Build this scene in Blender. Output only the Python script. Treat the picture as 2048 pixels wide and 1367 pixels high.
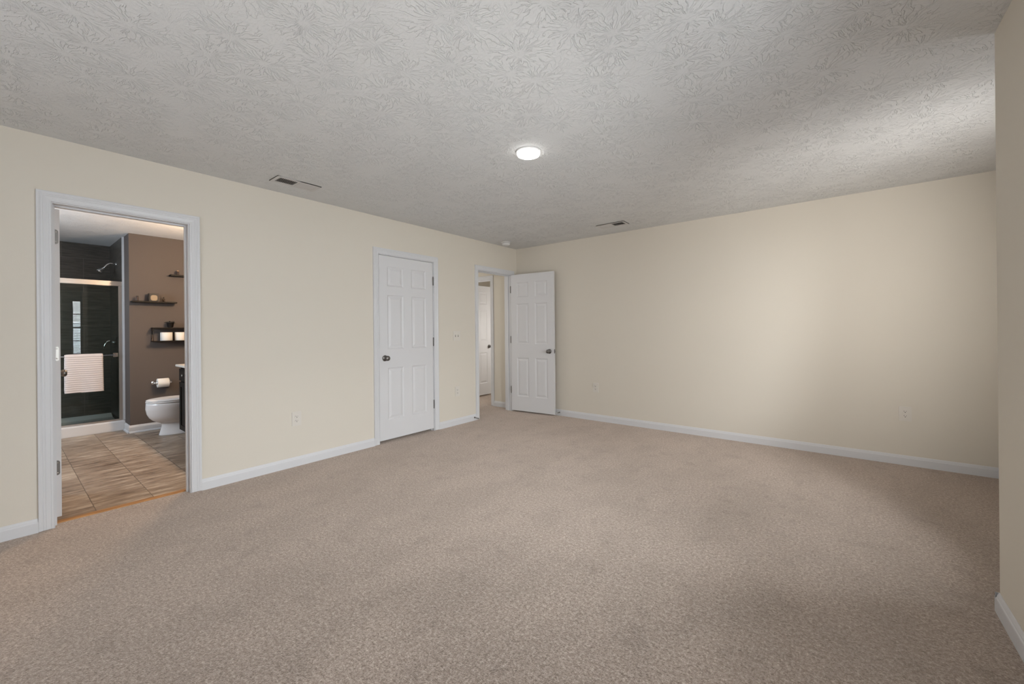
import bpy, bmesh, math, random
from mathutils import Vector, Matrix
random.seed(7)
PI = math.pi
for o in list(bpy.data.objects): bpy.data.objects.remove(o, do_unlink=True)
SC = bpy.context.scene
COL = SC.collection

# ------------------------------------------------------------------ camera
F_PX, CX, CY = 815.82, 1031.39, 659.46
YAW, PITCH, ROLL = 0.6683, 0.00044, -0.00911
def cam_axes(yaw, pitch, roll):
    f = Vector((-math.sin(yaw) * math.cos(pitch), math.cos(yaw) * math.cos(pitch), math.sin(pitch)))
    r = Vector((math.cos(yaw), math.sin(yaw), 0.0)); u = r.cross(f)
    return r * math.cos(roll) + u * math.sin(roll), u * math.cos(roll) - r * math.sin(roll), f
cam_data = bpy.data.cameras.new('camera')
cam = bpy.data.objects.new('camera', cam_data); COL.objects.link(cam)
r_, u_, f_ = cam_axes(YAW, PITCH, ROLL)
cam.matrix_world = Matrix(((r_.x, u_.x, -f_.x, 3.8495), (r_.y, u_.y, -f_.y, -4.9035), (r_.z, u_.z, -f_.z, 1.2091), (0, 0, 0, 1)))
cam_data.sensor_fit = 'HORIZONTAL'; cam_data.sensor_width = 36.0
cam_data.lens = F_PX / 2048 * 36
cam_data.shift_x = (1024 - CX) / 2048
cam_data.shift_y = (CY - 683.5) / 2048
cam_data.clip_start = 0.02
SC.camera = cam

# ------------------------------------------------------------------ colour management, world, daylight
SC.view_settings.view_transform = 'Standard'
SC.view_settings.look = 'None'
SC.view_settings.gamma = 1.0
SC.view_settings.use_curve_mapping = False
SC.view_settings.exposure = -0.36
SC.cycles.use_denoising = True
SC.cycles.max_bounces = 10
SC.cycles.diffuse_bounces = 6
SC.cycles.sample_clamp_indirect = 4.0
w = bpy.data.worlds.new('world'); SC.world = w; w.use_nodes = True
w.node_tree.nodes['Background'].inputs[0].default_value = (0.62, 0.76, 1.0, 1)
w.node_tree.nodes['Background'].inputs[1].default_value = 1.5

def area(name, loc, direction, sx, sy, power, color, spread=180):
    d = bpy.data.lights.new(name, 'AREA'); d.shape = 'RECTANGLE'; d.size = sx; d.size_y = sy
    d.energy = power; d.color = color; d.spread = math.radians(spread)
    o = bpy.data.objects.new(name, d); COL.objects.link(o); o.location = loc
    o.rotation_euler = Vector(direction).to_track_quat('-Z', 'Y').to_euler()
    return o
DAY = (1.0, 0.975, 0.94)
# daylight: the window in the bump-out, the right wall window (sky from above, ground light from below,
# both outside the glass), a little added fill from the wall behind the camera, and the bathroom window
area('daylight_bump_out', (4.93, -1.78, 1.42), (-1, 0.9, 0.12), 0.66, 1.30, 16.5, DAY, 115)
area('daylight_bump_out_ground', (4.935, -1.78, 1.42), (-1, 0.35, 0.5), 0.66, 1.30, 4.5, DAY, 120)
area('daylight_right_sky', (8.4, -3.0, 3.0), (-1, 0, -0.35), 7.0, 3.0, 2350, (0.96, 0.975, 1.0))
area('daylight_right_ground', (5.25, -3.3, 0.12), (-1, -0.15, 0.95), 2.2, 1.2, 1000, DAY)
area('daylight_right_horizon', (5.35, -3.39, 0.75), (-1, 0, 0.15), 1.9, 1.6, 280, (0.86, 0.93, 1.0), 160)
area('rear_fill', (2.3, -6.36, 1.45), (0, 1, 0), 2.4, 1.4, 23, DAY)  # added ambient fill, set in an invented rear window
area('rear_ceiling_fill', (3.5, -6.36, 1.6), (-0.1, 1, 0.3), 1.4, 1.4, 18, DAY, 130)  # added fill grazing the ceiling from behind
area('daylight_bathroom_window', (-1.9, -5.93, 1.6), (0, 1, 0), 0.9, 0.9, 64, (0.76, 0.88, 1.0))

def point(name, loc, power, color, radius=0.05):
    d = bpy.data.lights.new(name, 'POINT'); d.energy = power; d.color = color; d.shadow_soft_size = radius
    o = bpy.data.objects.new(name, d); COL.objects.link(o); o.location = loc; return o
WARM = (1.0, 0.71, 0.46)
point('vanity_bulb', (-1.55, -3.25, 2.05), 64, WARM)
point('vanity_bulb', (-1.25, -3.25, 2.05), 58, WARM)
area('hall_fill', (-1.1, -1.36, 1.35), (0.15, 1, 0), 1.5, 1.8, 22, (1.0, 0.96, 0.90))  # added panel lights the hall evenly, standing for daylight from other rooms
point('next_room_fill', (-0.3, 1.1, 1.2), 36, (1.0, 0.97, 0.94), 0.15)  # added to brighten the open door face; that room has no lit bulb

# ------------------------------------------------------------------ materials
def mat(name, col, rough=0.6, metal=0.0, spec=0.4, emit=None, es=0.0, coat=0.0):
    m = bpy.data.materials.new(name); m.use_nodes = True
    b = m.node_tree.nodes['Principled BSDF']
    b.inputs['Base Color'].default_value = (*col, 1); b.inputs['Roughness'].default_value = rough
    b.inputs['Metallic'].default_value = metal; b.inputs['Specular IOR Level'].default_value = spec
    b.inputs['Coat Weight'].default_value = coat
    if emit:
        b.inputs['Emission Color'].default_value = (*emit, 1); b.inputs['Emission Strength'].default_value = es
    return m
class NT:
    def __init__(s, m): s.t = m.node_tree; s.b = s.t.nodes['Principled BSDF']
    def n(s, typ, **kw):
        x = s.t.nodes.new(typ)
        for k, v in kw.items(): setattr(x, k, v)
        return x
    def l(s, a, b): s.t.links.new(a, b)
    def val(s, sock, v):
        if isinstance(v, (int, float, tuple)): sock.default_value = v
        else: s.l(v, sock)
    def m(s, op, a, b=0.0, c=0.0, clamp=False):
        x = s.n('ShaderNodeMath', operation=op); x.use_clamp = clamp
        s.val(x.inputs[0], a); s.val(x.inputs[1], b); s.val(x.inputs[2], c)
        return x.outputs[0]
    def v(s, op, a, b=(0, 0, 0), scale=None):
        x = s.n('ShaderNodeVectorMath', operation=op)
        s.val(x.inputs[0], a); s.val(x.inputs[1], b)
        if scale is not None: s.val(x.inputs[3], scale)
        return x.outputs['Value'] if op in ('LENGTH', 'DOT_PRODUCT') else x.outputs[0]
    def noise(s, vec, scale, detail=2.0, rough=0.5, dims='3D'):
        x = s.n('ShaderNodeTexNoise', noise_dimensions=dims)
        s.l(vec, x.inputs['Vector']); x.inputs['Scale'].default_value = scale
        x.inputs['Detail'].default_value = detail; x.inputs['Roughness'].default_value = rough
        return x.outputs['Fac']
    def ramp(s, fac, stops):
        x = s.n('ShaderNodeValToRGB'); s.l(fac, x.inputs[0])
        e = x.color_ramp.elements
        while len(e) < len(stops): e.new(0.5)
        for k, (p, c) in enumerate(stops):
            e[k].position = p; e[k].color = (*c, 1) if len(c) == 3 else c
        return x.outputs[0]
    def ss(s, x, lo, hi):
        q = s.n('ShaderNodeMapRange', interpolation_type='SMOOTHSTEP')
        s.val(q.inputs[0], x); q.inputs[1].default_value = lo; q.inputs[2].default_value = hi
        return q.outputs[0]
    def bump(s, h, dist, strength=1.0):
        x = s.n('ShaderNodeBump'); s.l(h, x.inputs['Height']); x.inputs['Distance'].default_value = dist
        x.inputs['Strength'].default_value = strength; s.l(x.outputs[0], s.b.inputs['Normal'])
    def obj(s): return s.n('ShaderNodeTexCoord').outputs['Object']
    def sep(s, v):
        x = s.n('ShaderNodeSeparateXYZ'); s.l(v, x.inputs[0]); return x.outputs
    def comb(s, a, b, c):
        x = s.n('ShaderNodeCombineXYZ'); s.val(x.inputs[0], a); s.val(x.inputs[1], b); s.val(x.inputs[2], c); return x.outputs[0]
    def mixc(s, fac, a, b):
        x = s.n('ShaderNodeMix', data_type='RGBA'); s.val(x.inputs[0], fac)
        s.val(x.inputs[6], a); s.val(x.inputs[7], b); return x.outputs[2]

def wall_paint(name, col):
    m = mat(name, col, 0.75, spec=0.25); t = NT(m); p = t.obj()
    t.bump(t.noise(p, 160, 2), 0.0006, 0.35); return m
M_WALL = wall_paint('cream_wall_paint', (0.66, 0.612, 0.530))
M_TAUPE = wall_paint('taupe_wall_paint', (0.108, 0.091, 0.083))
M_TRIM = mat('white_trim_paint', (0.635, 0.635, 0.645), 0.38, spec=0.4)
M_DOOR = mat('white_door_paint', (0.65, 0.645, 0.65), 0.42, spec=0.4)
t = NT(M_DOOR); p = t.obj(); q = t.v('MULTIPLY', p, (1.0, 1.0, 0.06))
t.bump(t.noise(q, 260, 3), 0.0004, 0.25)

def ceiling_mat():
    m = mat('stomped_ceiling_texture', (0.70, 0.70, 0.695), 0.7, spec=0.3); t = NT(m)
    p = t.obj(); xyz = t.sep(p); flat = t.comb(xyz[0], xyz[1], 0.0)
    warp = t.n('ShaderNodeTexNoise'); t.l(flat, warp.inputs['Vector']); warp.inputs['Scale'].default_value = 14; warp.inputs['Detail'].default_value = 2
    w2 = t.v('SCALE', t.v('SUBTRACT', warp.outputs['Color'], (0.5, 0.5, 0.5)), scale=0.05)
    outs = []
    for k, (off, sc, kk) in enumerate((((0, 0, 0), 4.5, 4.6), ((0.137, 0.311, 0), 3.9, 5.4))):
        q = t.v('ADD', flat, off)
        vo = t.n('ShaderNodeTexVoronoi', voronoi_dimensions='2D', feature='F1')
        t.l(q, vo.inputs['Vector']); vo.inputs['Scale'].default_value = sc; vo.inputs['Randomness'].default_value = 0.85
        c = t.v('SUBTRACT', t.v('ADD', q, w2), vo.outputs['Position'])
        cs = t.sep(c); c = t.comb(cs[0], cs[1], 0.0)
        r = t.v('LENGTH', c); d = t.v('NORMALIZE', c); ds = t.sep(d); ps = t.sep(vo.outputs['Position'])
        vec = t.comb(t.m('MULTIPLY', ds[0], kk), t.m('MULTIPLY', ds[1], kk),
                     t.m('ADD', t.m('MULTIPLY', r, 13.0), t.m('ADD', t.m('MULTIPLY', ps[0], 37.0), t.m('MULTIPLY', ps[1], 53.0))))
        n = t.noise(vec, 1.0, 1.6, 0.55)
        line = t.m('SUBTRACT', 1.0, t.ss(t.m('ABSOLUTE', t.m('SUBTRACT', n, 0.5)), 0.000, 0.034))
        env = t.m('MULTIPLY', t.ss(r, 0.017, 0.038), t.m('SUBTRACT', 1.0, t.ss(r, 0.11, 0.18)))
        outs.append(t.m('MULTIPLY', line, env))
    fine = t.noise(flat, 85, 3, 0.65)
    spk = t.m('MULTIPLY', t.ss(fine, 0.48, 0.70), 0.22)
    h = t.m('ADD', t.m('MAXIMUM', outs[0], t.m('MULTIPLY', outs[1], 0.35)), spk)
    t.bump(h, 0.0023, 0.95)
    return m
M_CEIL = ceiling_mat()

def carpet_mat():
    m = mat('beige_brown_carpet', (0.3, 0.25, 0.21), 0.95, spec=0.08); t = NT(m); p = t.obj()
    vo = t.n('ShaderNodeTexVoronoi', feature='F1'); t.l(p, vo.inputs['Vector']); vo.inputs['Scale'].default_value = 210
    tuft = vo.outputs['Distance']
    n1 = t.noise(p, 120, 3, 0.7); n2 = t.noise(p, 330, 2, 0.6)
    n3 = t.noise(p, 62, 2, 0.7)
    mix = t.m('ADD', t.m('MULTIPLY', n3, 0.30), t.m('ADD', t.m('MULTIPLY', n1, 0.40), t.m('MULTIPLY', n2, 0.30)))
    base = t.ramp(mix, [(0.39, (0.095, 0.070, 0.056)), (0.47, (0.27, 0.215, 0.178)), (0.54, (0.44, 0.365, 0.312)), (0.62, (0.74, 0.64, 0.565))])
    # brushed pile: broad soft strokes where the pile lies the other way
    st = t.v('MULTIPLY', p, (1.0, 0.55, 1.0))
    big = t.noise(st, 2.6, 4, 0.65); fleck = t.noise(p, 7.0, 2, 0.6)
    pile = t.m('ADD', t.m('MULTIPLY', t.ss(big, 0.36, 0.64), 0.15), t.m('MULTIPLY', t.ss(fleck, 0.55, 0.72), -0.15))
    br = t.n('ShaderNodeVectorMath', operation='SCALE'); t.l(base, br.inputs[0]); t.l(t.m('ADD', 0.62, pile), br.inputs[3])
    t.l(br.outputs[0], t.b.inputs['Base Color'])
    t.b.inputs['Sheen Weight'].default_value = 0.75; t.b.inputs['Sheen Tint'].default_value = (0.84, 0.70, 0.60, 1); t.b.inputs['Sheen Roughness'].default_value = 0.6
    t.bump(t.m('SUBTRACT', mix, t.m('MULTIPLY', tuft, 0.6)), 0.006, 0.55)
    return m
M_CARPET = carpet_mat()

def bath_floor_mat():
    m = mat('stone_look_floor_tile', (0.3, 0.25, 0.2), 0.42, spec=0.4); t = NT(m); p = t.obj(); s = t.sep(p)
    # tiles 0.305 across (y) by 0.455 deep (x), alternate rows offset by half
    row = t.m('DIVIDE', t.m('ADD', s[1], 4.495), 0.30); ri = t.m('FLOOR', row)
    col = t.m('ADD', t.m('DIVIDE', t.m('ADD', s[0], 0.52), 0.455), t.m('MULTIPLY', t.m('MODULO', t.m('ADD', ri, 20.0), 2.0), 0.5))
    ci = t.m('FLOOR', col)
    def edge(x): return t.m('MINIMUM', t.m('FRACT', x), t.m('SUBTRACT', 1.0, t.m('FRACT', x)))
    g = t.m('MINIMUM', t.m('MULTIPLY', edge(row), 0.305), t.m('MULTIPLY', edge(col), 0.455))
    grout = t.m('SUBTRACT', 1.0, t.ss(g, 0.0012, 0.0032))
    seed = t.comb(t.m('MULTIPLY', ci, 3.7), t.m('MULTIPLY', ri, 5.1), 0.0)
    st = t.v('ADD', t.v('MULTIPLY', p, (7.5, 1.6, 1.0)), seed)
    n = t.noise(st, 2.4, 6, 0.68)
    wn = t.n('ShaderNodeTexWhiteNoise'); t.l(seed, wn.inputs['Vector'])
    f = t.m('ADD', n, t.m('MULTIPLY', t.m('SUBTRACT', wn.outputs['Value'], 0.5), 0.13))
    c = t.ramp(f, [(0.32, (0.12, 0.083, 0.058)), (0.44, (0.25, 0.187, 0.138)), (0.56, (0.345, 0.27, 0.205)), (0.68, (0.52, 0.44, 0.35))])
    c = t.mixc(t.m('MULTIPLY', grout, 0.75), c, (0.085, 0.065, 0.05, 1))
    t.l(c, t.b.inputs['Base Color']); t.bump(t.m('SUBTRACT', t.m('MULTIPLY', n, 0.3), grout), 0.0015, 0.5)
    return m
M_BFLOOR = bath_floor_mat()

def shower_tile_mat():
    m = mat('charcoal_shower_tile', (0.05, 0.045, 0.04), 0.4, spec=0.4); t = NT(m); p = t.obj(); s = t.sep(p)
    u = t.m('ADD', s[0], s[1])
    row = t.m('DIVIDE', t.m('SUBTRACT', s[2], 0.41), 0.457); ri = t.m('FLOOR', row)
    col = t.m('ADD', t.m('DIVIDE', t.m('ADD', u, 8.387), 0.61), t.m('MULTIPLY', t.m('MODULO', t.m('ADD', ri, 21.0), 2.0), 0.33))
    def edge(x): return t.m('MINIMUM', t.m('FRACT', x), t.m('SUBTRACT', 1.0, t.m('FRACT', x)))
    g = t.m('MINIMUM', t.m('MULTIPLY', edge(row), 0.457), t.m('MULTIPLY', edge(col), 0.61))
    grout = t.m('SUBTRACT', 1.0, t.ss(g, 0.001, 0.0045))
    n = t.noise(t.v('MULTIPLY', p, (1.5, 1.5, 22.0)), 3.0, 4, 0.65)
    c = t.ramp(n, [(0.3, (0.046, 0.039, 0.033)), (0.7, (0.105, 0.091, 0.077))])
    c = t.mixc(t.m('MULTIPLY', grout, 0.8), c, (0.125, 0.11, 0.095, 1))
    t.l(c, t.b.inputs['Base Color']); t.bump(t.m('SUBTRACT', n, grout), 0.001, 0.4)
    return m
M_STILE = shower_tile_mat()

M_NICKEL = mat('brushed_nickel', (0.52, 0.50, 0.47), 0.30, 1.0)
M_DNICKEL = mat('dark_satin_nickel', (0.20, 0.19, 0.18), 0.38, 1.0)
M_CHROME = mat('chrome', (0.82, 0.82, 0.82), 0.10, 1.0)
M_ALU = mat('satin_aluminium', (0.70, 0.68, 0.66), 0.34, 1.0)
M_PLATE = mat('almond_plastic', (0.66, 0.62, 0.56), 0.35)
M_PLATE2 = mat('white_plastic', (0.70, 0.69, 0.68), 0.35)
M_DARK = mat('dark_slot', (0.012, 0.011, 0.010), 0.8)
M_DUCT_SHADE = mat('duct_shade_dark', (0.035, 0.032, 0.028), 0.9)
M_PORC = mat('white_porcelain', (0.76, 0.73, 0.72), 0.12, spec=0.5)
M_ACRYL = mat('white_acrylic', (0.74, 0.72, 0.71), 0.25, spec=0.45)
M_BLACK = mat('black_painted_metal', (0.012, 0.010, 0.009), 0.45)
M_DWOOD = mat('espresso_wood', (0.008, 0.006, 0.005), 0.55, spec=0.2); t = NT(M_DWOOD); p = t.obj()
t.bump(t.noise(t.v('MULTIPLY', p, (9.0, 9.0, 1.0)), 12, 3), 0.0008, 0.3)
M_COUNTER = mat('cultured_marble', (0.72, 0.68, 0.62), 0.2)
M_PAPER = mat('tissue_paper', (0.80, 0.78, 0.74), 0.95, spec=0.05)
M_CARD = mat('cardboard', (0.33, 0.22, 0.13), 0.9)
M_BROWN = mat('brown_glass', (0.035, 0.018, 0.012), 0.4)
M_LABEL = mat('kraft_label', (0.33, 0.26, 0.18), 0.8)
M_TWIG = mat('dark_foliage', (0.020, 0.022, 0.013), 0.7)
M_RUBBER = mat('white_rubber', (0.6, 0.6, 0.58), 0.6)
M_LAMP = mat('lit_diffuser', (0.9, 0.9, 0.9), 0.5, emit=(1.0, 0.97, 0.93), es=10.0)
M_VENT = mat('vent_white_metal', (0.62, 0.60, 0.585), 0.45)
M_THRESH = mat('honey_oak', (0.42, 0.20, 0.07), 0.4); t = NT(M_THRESH); p = t.obj()
t.l(t.ramp(t.noise(t.v('MULTIPLY', p, (14.0, 1.0, 1.0)), 6, 3), [(0.3, (0.30, 0.13, 0.04)), (0.7, (0.55, 0.30, 0.12))]), t.b.inputs['Base Color'])
M_TOWEL = mat('ribbed_white_towel', (0.68, 0.62, 0.60), 0.95, spec=0.05); t = NT(M_TOWEL); p = t.obj()
t.bump(t.noise(p, 420, 2), 0.002, 0.6)

def glass_mat(name, tint, rough=0.0):
    m = bpy.data.materials.new(name); m.use_nodes = True; nt = m.node_tree
    nt.nodes.remove(nt.nodes['Principled BSDF']); out = nt.nodes['Material Output']
    tr = nt.nodes.new('ShaderNodeBsdfTransparent'); tr.inputs[0].default_value = (*tint, 1)
    gl = nt.nodes.new('ShaderNodeBsdfGlossy'); gl.inputs['Roughness'].default_value = rough
    fr = nt.nodes.new('ShaderNodeFresnel'); fr.inputs[0].default_value = 1.28
    mx = nt.nodes.new('ShaderNodeMixShader')
    nt.links.new(fr.outputs[0], mx.inputs[0]); nt.links.new(tr.outputs[0], mx.inputs[1]); nt.links.new(gl.outputs[0], mx.inputs[2])
    nt.links.new(mx.outputs[0], out.inputs[0]); return m
M_SGLASS = glass_mat('shower_glass', (0.90, 0.94, 0.92))
M_WGLASS = glass_mat('window_glass', (0.97, 0.98, 0.98))
M_SMALLGLASS = glass_mat('clear_bottle_glass', (0.80, 0.74, 0.66))

# ------------------------------------------------------------------ mesh helpers
def add_box(bm, x0, x1, y0, y1, z0, z1, mi=0, bevel=0.0):
    g = bmesh.ops.create_cube(bm, size=1.0)
    for v in g['verts']:
        v.co = Vector((x0 + (v.co.x + .5) * (x1 - x0), y0 + (v.co.y + .5) * (y1 - y0), z0 + (v.co.z + .5) * (z1 - z0)))
    fs = {f for v in g['verts'] for f in v.link_faces}
    for f in fs: f.material_index = mi
    if bevel:
        es = {e for v in g['verts'] for e in v.link_edges}
        r = bmesh.ops.bevel(bm, geom=list(es), offset=bevel, segments=2, affect='EDGES')
        for f in r['faces']: f.material_index = mi
def quad(bm, pts, mi=0):
    f = bm.faces.new([bm.verts.new(p) for p in pts]); f.material_index = mi; return f
def add_lathe(bm, prof, seg=32, M=None, mi=0, smooth=True):
    """prof: (r, h) pairs around local z, mapped by M"""
    M = M or Matrix.Identity(4); rings = []
    for r, h in prof:
        if r < 1e-6: rings.append([bm.verts.new(M @ Vector((0, 0, h)))])
        else: rings.append([bm.verts.new(M @ Vector((r * math.cos(2 * PI * k / seg), r * math.sin(2 * PI * k / seg), h))) for k in range(seg)])
    for a, b in zip(rings, rings[1:]):
        for k in range(seg):
            k2 = (k + 1) % seg
            if len(a) == 1 and len(b) == 1: continue
            if len(a) == 1: f = bm.faces.new((a[0], b[k], b[k2]))
            elif len(b) == 1: f = bm.faces.new((a[k], b[0], a[k2]))
            else: f = bm.faces.new((a[k], b[k], b[k2], a[k2]))
            f.smooth = smooth; f.material_index = mi
def add_tube(bm, pts, rad, seg=10, mi=0, cap=True):
    pts = [Vector(q) for q in pts]; rings = []; n = len(pts)
    rads = rad if isinstance(rad, (list, tuple)) else [rad] * n
    t0 = (pts[1] - pts[0]).normalized(); ref = Vector((0, 0, 1)) if abs(t0.z) < .9 else Vector((1, 0, 0))
    a = t0.cross(ref).normalized()
    for i in range(n):
        tg = (pts[min(i + 1, n - 1)] - pts[max(i - 1, 0)]).normalized()
        a = (a - tg * a.dot(tg)).normalized(); b = tg.cross(a)
        rings.append([bm.verts.new(pts[i] + (a * math.cos(2 * PI * k / seg) + b * math.sin(2 * PI * k / seg)) * rads[i]) for k in range(seg)])
    for p_, q_ in zip(rings, rings[1:]):
        for k in range(seg):
            f = bm.faces.new((p_[k], q_[k], q_[(k + 1) % seg], p_[(k + 1) % seg])); f.smooth = True; f.material_index = mi
    if cap:
        for rg in (rings[0], rings[-1]):
            f = bm.faces.new(rg); f.material_index = mi
def add_prism(bm, outline, d0, d1, axis, mi=0):
    """outline in the two other axes; extruded along axis between d0 and d1"""
    def P(a, b, d): return {'x': (d, a, b), 'y': (a, d, b), 'z': (a, b, d)}[axis]
    A = [bm.verts.new(P(a, b, d0)) for a, b in outline]; B = [bm.verts.new(P(a, b, d1)) for a, b in outline]
    n = len(outline)
    for k in range(n):
        bm.faces.new((A[k], A[(k + 1) % n], B[(k + 1) % n], B[k])).material_index = mi
    bm.faces.new(A).material_index = mi; bm.faces.new(B).material_index = mi
def rrect(a0, a1, b0, b1, r, n=5):
    o = []
    for cx, cy, s in ((a1 - r, b1 - r, 0), (a0 + r, b1 - r, 1), (a0 + r, b0 + r, 2), (a1 - r, b0 + r, 3)):
        for k in range(n + 1):
            an = (s + k / n) * PI / 2; o.append((cx + r * math.cos(an), cy + r * math.sin(an)))
    return o
def obj(name, bm, mats, parent=None):
    bmesh.ops.recalc_face_normals(bm, faces=bm.faces)
    me = bpy.data.meshes.new(name); bm.to_mesh(me); bm.free()
    for m in (mats if isinstance(mats, (list, tuple)) else [mats]): me.materials.append(m)
    o = bpy.data.objects.new(name, me); COL.objects.link(o)
    if parent: o.parent = parent
    return o
def tag(o, label=None, cat=None, group=None, kind=None):
    if label: o['label'] = label
    if cat: o['category'] = cat
    if group: o['group'] = group
    if kind: o['kind'] = kind
    return o
def empty(name, loc=(0, 0, 0), rz=0.0, **kw):
    o = bpy.data.objects.new(name, None); COL.objects.link(o); o.location = loc; o.rotation_euler = (0, 0, rz)
    o.empty_display_size = 0.1
    return tag(o, **kw)
def struct(name, bm, m, label, cat, parent=None):
    return tag(obj(name, bm, m, parent), label, cat, kind='structure')
def NB(): return bmesh.new()
def copy_tree(o, parent=None):
    c = o.copy(); COL.objects.link(c)
    if parent: c.parent = parent
    for ch in list(o.children): copy_tree(ch, c)
    return c

# ------------------------------------------------------------------ setting
H = 2.44; T = 0.12
BA0, BA1 = -4.692, -4.013      # bathroom opening (clear, between jamb faces)
CL0, CL1 = -2.386, -1.637      # closet opening
HA0, HA1 = -0.845, -0.138      # hall opening
ZH = 2.030                     # head jamb underside
JT = 0.018
RX = 4.377                     # right wall plane

def wall_y(bm, x0, x1, spans):
    for y0, y1, z0, z1 in spans: add_box(bm, x0, x1, y0, y1, z0, z1)
ops = [(BA0 - JT, BA1 + JT), (CL0 - JT, CL1 + JT), (HA0 - JT, HA1 + JT)]
def left_spans(y_start, y_end, z0=-.02):
    sp = []; y = y_start
    for a, b in ops:
        if b < y_start: continue
        sp.append((y, a, z0, H)); sp.append((a, b, ZH + JT, H)); y = b
    sp.append((y, y_end, z0, H)); return sp
bm = NB(); wall_y(bm, -T / 2, 0.0, left_spans(-6.4, 0.0))
struct('wall_left', bm, M_WALL, 'long cream wall with the bathroom, closet and hall doorways', 'wall')
bm = NB()
sp = [(-6.0, ops[0][0], -.02, H), (ops[0][0], ops[0][1], ZH + JT, H), (ops[0][1], -3.10, -.02, H)]
wall_y(bm, -T, -T / 2, sp)
struct('wall_bathroom_front', bm, M_TAUPE, 'taupe bathroom side of the wall around the bathroom doorway', 'wall')
bm = NB(); wall_y(bm, -T, -T / 2, [(-1.4, ops[2][0], -.02, H), (ops[2][0], ops[2][1], ZH + JT, H), (ops[2][1], 0, -.02, H)])
struct('wall_hall_front', bm, M_WALL, 'cream hall side of the wall around the hall doorway', 'wall')
# far wall: bedroom part and, past the left wall, the hall wall with its own doorway
FD0, FD1 = -1.31, -0.535
bm = NB(); add_box(bm, -0.06, 5.12, 0.0, T, -.02, H)
add_box(bm, FD1 + JT, -0.06, 0.0, T, -.02, H); add_box(bm, FD0 - JT, FD1 + JT, 0.0, T, ZH + JT - .01, H); add_box(bm, -2.6, FD0 - JT, 0.0, T, -.02, H)
struct('wall_far', bm, M_WALL, 'plain cream far wall behind the open white door', 'wall')
# right wall, bump-out and wall behind the camera
W2 = (-3.83, -2.95, 0.66, 2.09)
bm = NB()
wall_y(bm, RX, RX + T, [(-6.4, W2[0], -.02, H), (W2[0], W2[1], -.02, W2[2]), (W2[0], W2[1], W2[3], H), (W2[1], -2.42, -.02, H)])
struct('wall_right', bm, M_WALL, 'cream wall at the right edge, ending in an outside corner', 'wall')
bm = NB(); add_box(bm, RX, 5.0, -2.42, -2.30, -.02, H)
struct('wall_bump_out_side', bm, M_WALL, 'cream side wall of the recess at the right', 'wall')
W1 = (-2.14, -1.42, 0.70, 2.09)
bm = NB()
wall_y(bm, 5.0, 5.0 + T, [(-2.42, W1[0], -.02, H), (W1[0], W1[1], -.02, W1[2]), (W1[0], W1[1], W1[3], H), (W1[1], 0.0, -.02, H)])
struct('wall_bump_out', bm, M_WALL, 'cream window wall of the recess at the right', 'wall')
bm = NB(); W3 = (1.1, 3.5, 0.75, 2.15)
for x0, x1, z0, z1 in ((-.06, W3[0], -.02, H), (W3[0], W3[1], -.02, W3[2]), (W3[0], W3[1], W3[3], H), (W3[1], RX + T, -.02, H)):
    add_box(bm, x0, x1, -6.52, -6.4, z0, z1)
struct('wall_rear', bm, M_WALL, 'cream wall behind the viewpoint', 'wall')
# bathroom walls
bm = NB(); add_box(bm, -2.95, -T, -3.10, -3.0, -.02, H)
struct('wall_bathroom_right', bm, M_TAUPE, 'taupe bathroom wall behind the vanity and toilet', 'wall')
bm = NB(); add_box(bm, -4.30, -2.95, -3.915, -3.0, -.02, H)
struct('wall_bathroom_shelves', bm, M_TAUPE, 'taupe bathroom wall carrying the dark shelves', 'wall')
bm = NB(); add_box(bm, -4.30, -T, -6.1, -5.98, -.02, H)
struct('wall_bathroom_left', bm, M_TAUPE, 'taupe bathroom wall at the left', 'wall')
bm = NB(); add_box(bm, -4.30, -4.20, -5.98, -3.915, -.02, H)
struct('wall_shower_back', bm, M_STILE, 'charcoal tiled back wall of the shower', 'wall')
bm = NB(); add_box(bm, -4.199, -3.262, -3.930, -3.9155, 0.10, H - .001)
struct('wall_shower_right', bm, M_STILE, 'charcoal tiled side wall with the shower head', 'wall')
bm = NB(); add_box(bm, -4.199, -3.25, -5.50, -5.38, 0.0, H - .001)
struct('wall_shower_left', bm, M_STILE, 'charcoal tiled left end wall of the shower', 'wall')
bm = NB(); add_box(bm, -3.262, -3.250, -3.936, -3.9155, 0.12, H - .004)
struct('trim_1', bm, M_TRIM, 'thin white edge strip where the shower tile stops', 'trim')
# hall and next room
bm = NB(); add_box(bm, -2.6, -T, -1.5, -1.4, -.02, H)
struct('wall_hall_side', bm, M_WALL, 'cream hall wall beside the closet', 'wall')
bm = NB(); add_box(bm, -2.7, -2.6, -1.5, 3.1, -.02, H)
struct('wall_hall_back', bm, M_WALL, 'cream wall at the end of the hall', 'wall')
bm = NB(); add_box(bm, -2.6, 0.6, 3.0, 3.1, -.02, H); add_box(bm, 0.5, 0.6, T, 3.0, -.02, H)
struct('wall_next_room', bm, M_WALL, 'dim wall of the room beyond the hall', 'wall')
# closet interior
bm = NB(); add_box(bm, -0.75, -0.70, -2.7, -1.5, -.02, H); add_box(bm, -0.70, -T / 2, -2.75, -2.70, -.02, H)
struct('wall_closet', bm, M_WALL, 'inside walls of the closet behind the closed door', 'wall')
bm = NB(); add_box(bm, -4.4, 5.12, -6.52, 3.1, H, H + .06)
struct('ceiling', bm, M_CEIL, 'off-white ceiling with stomped fan-shaped texture', 'ceiling')
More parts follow.
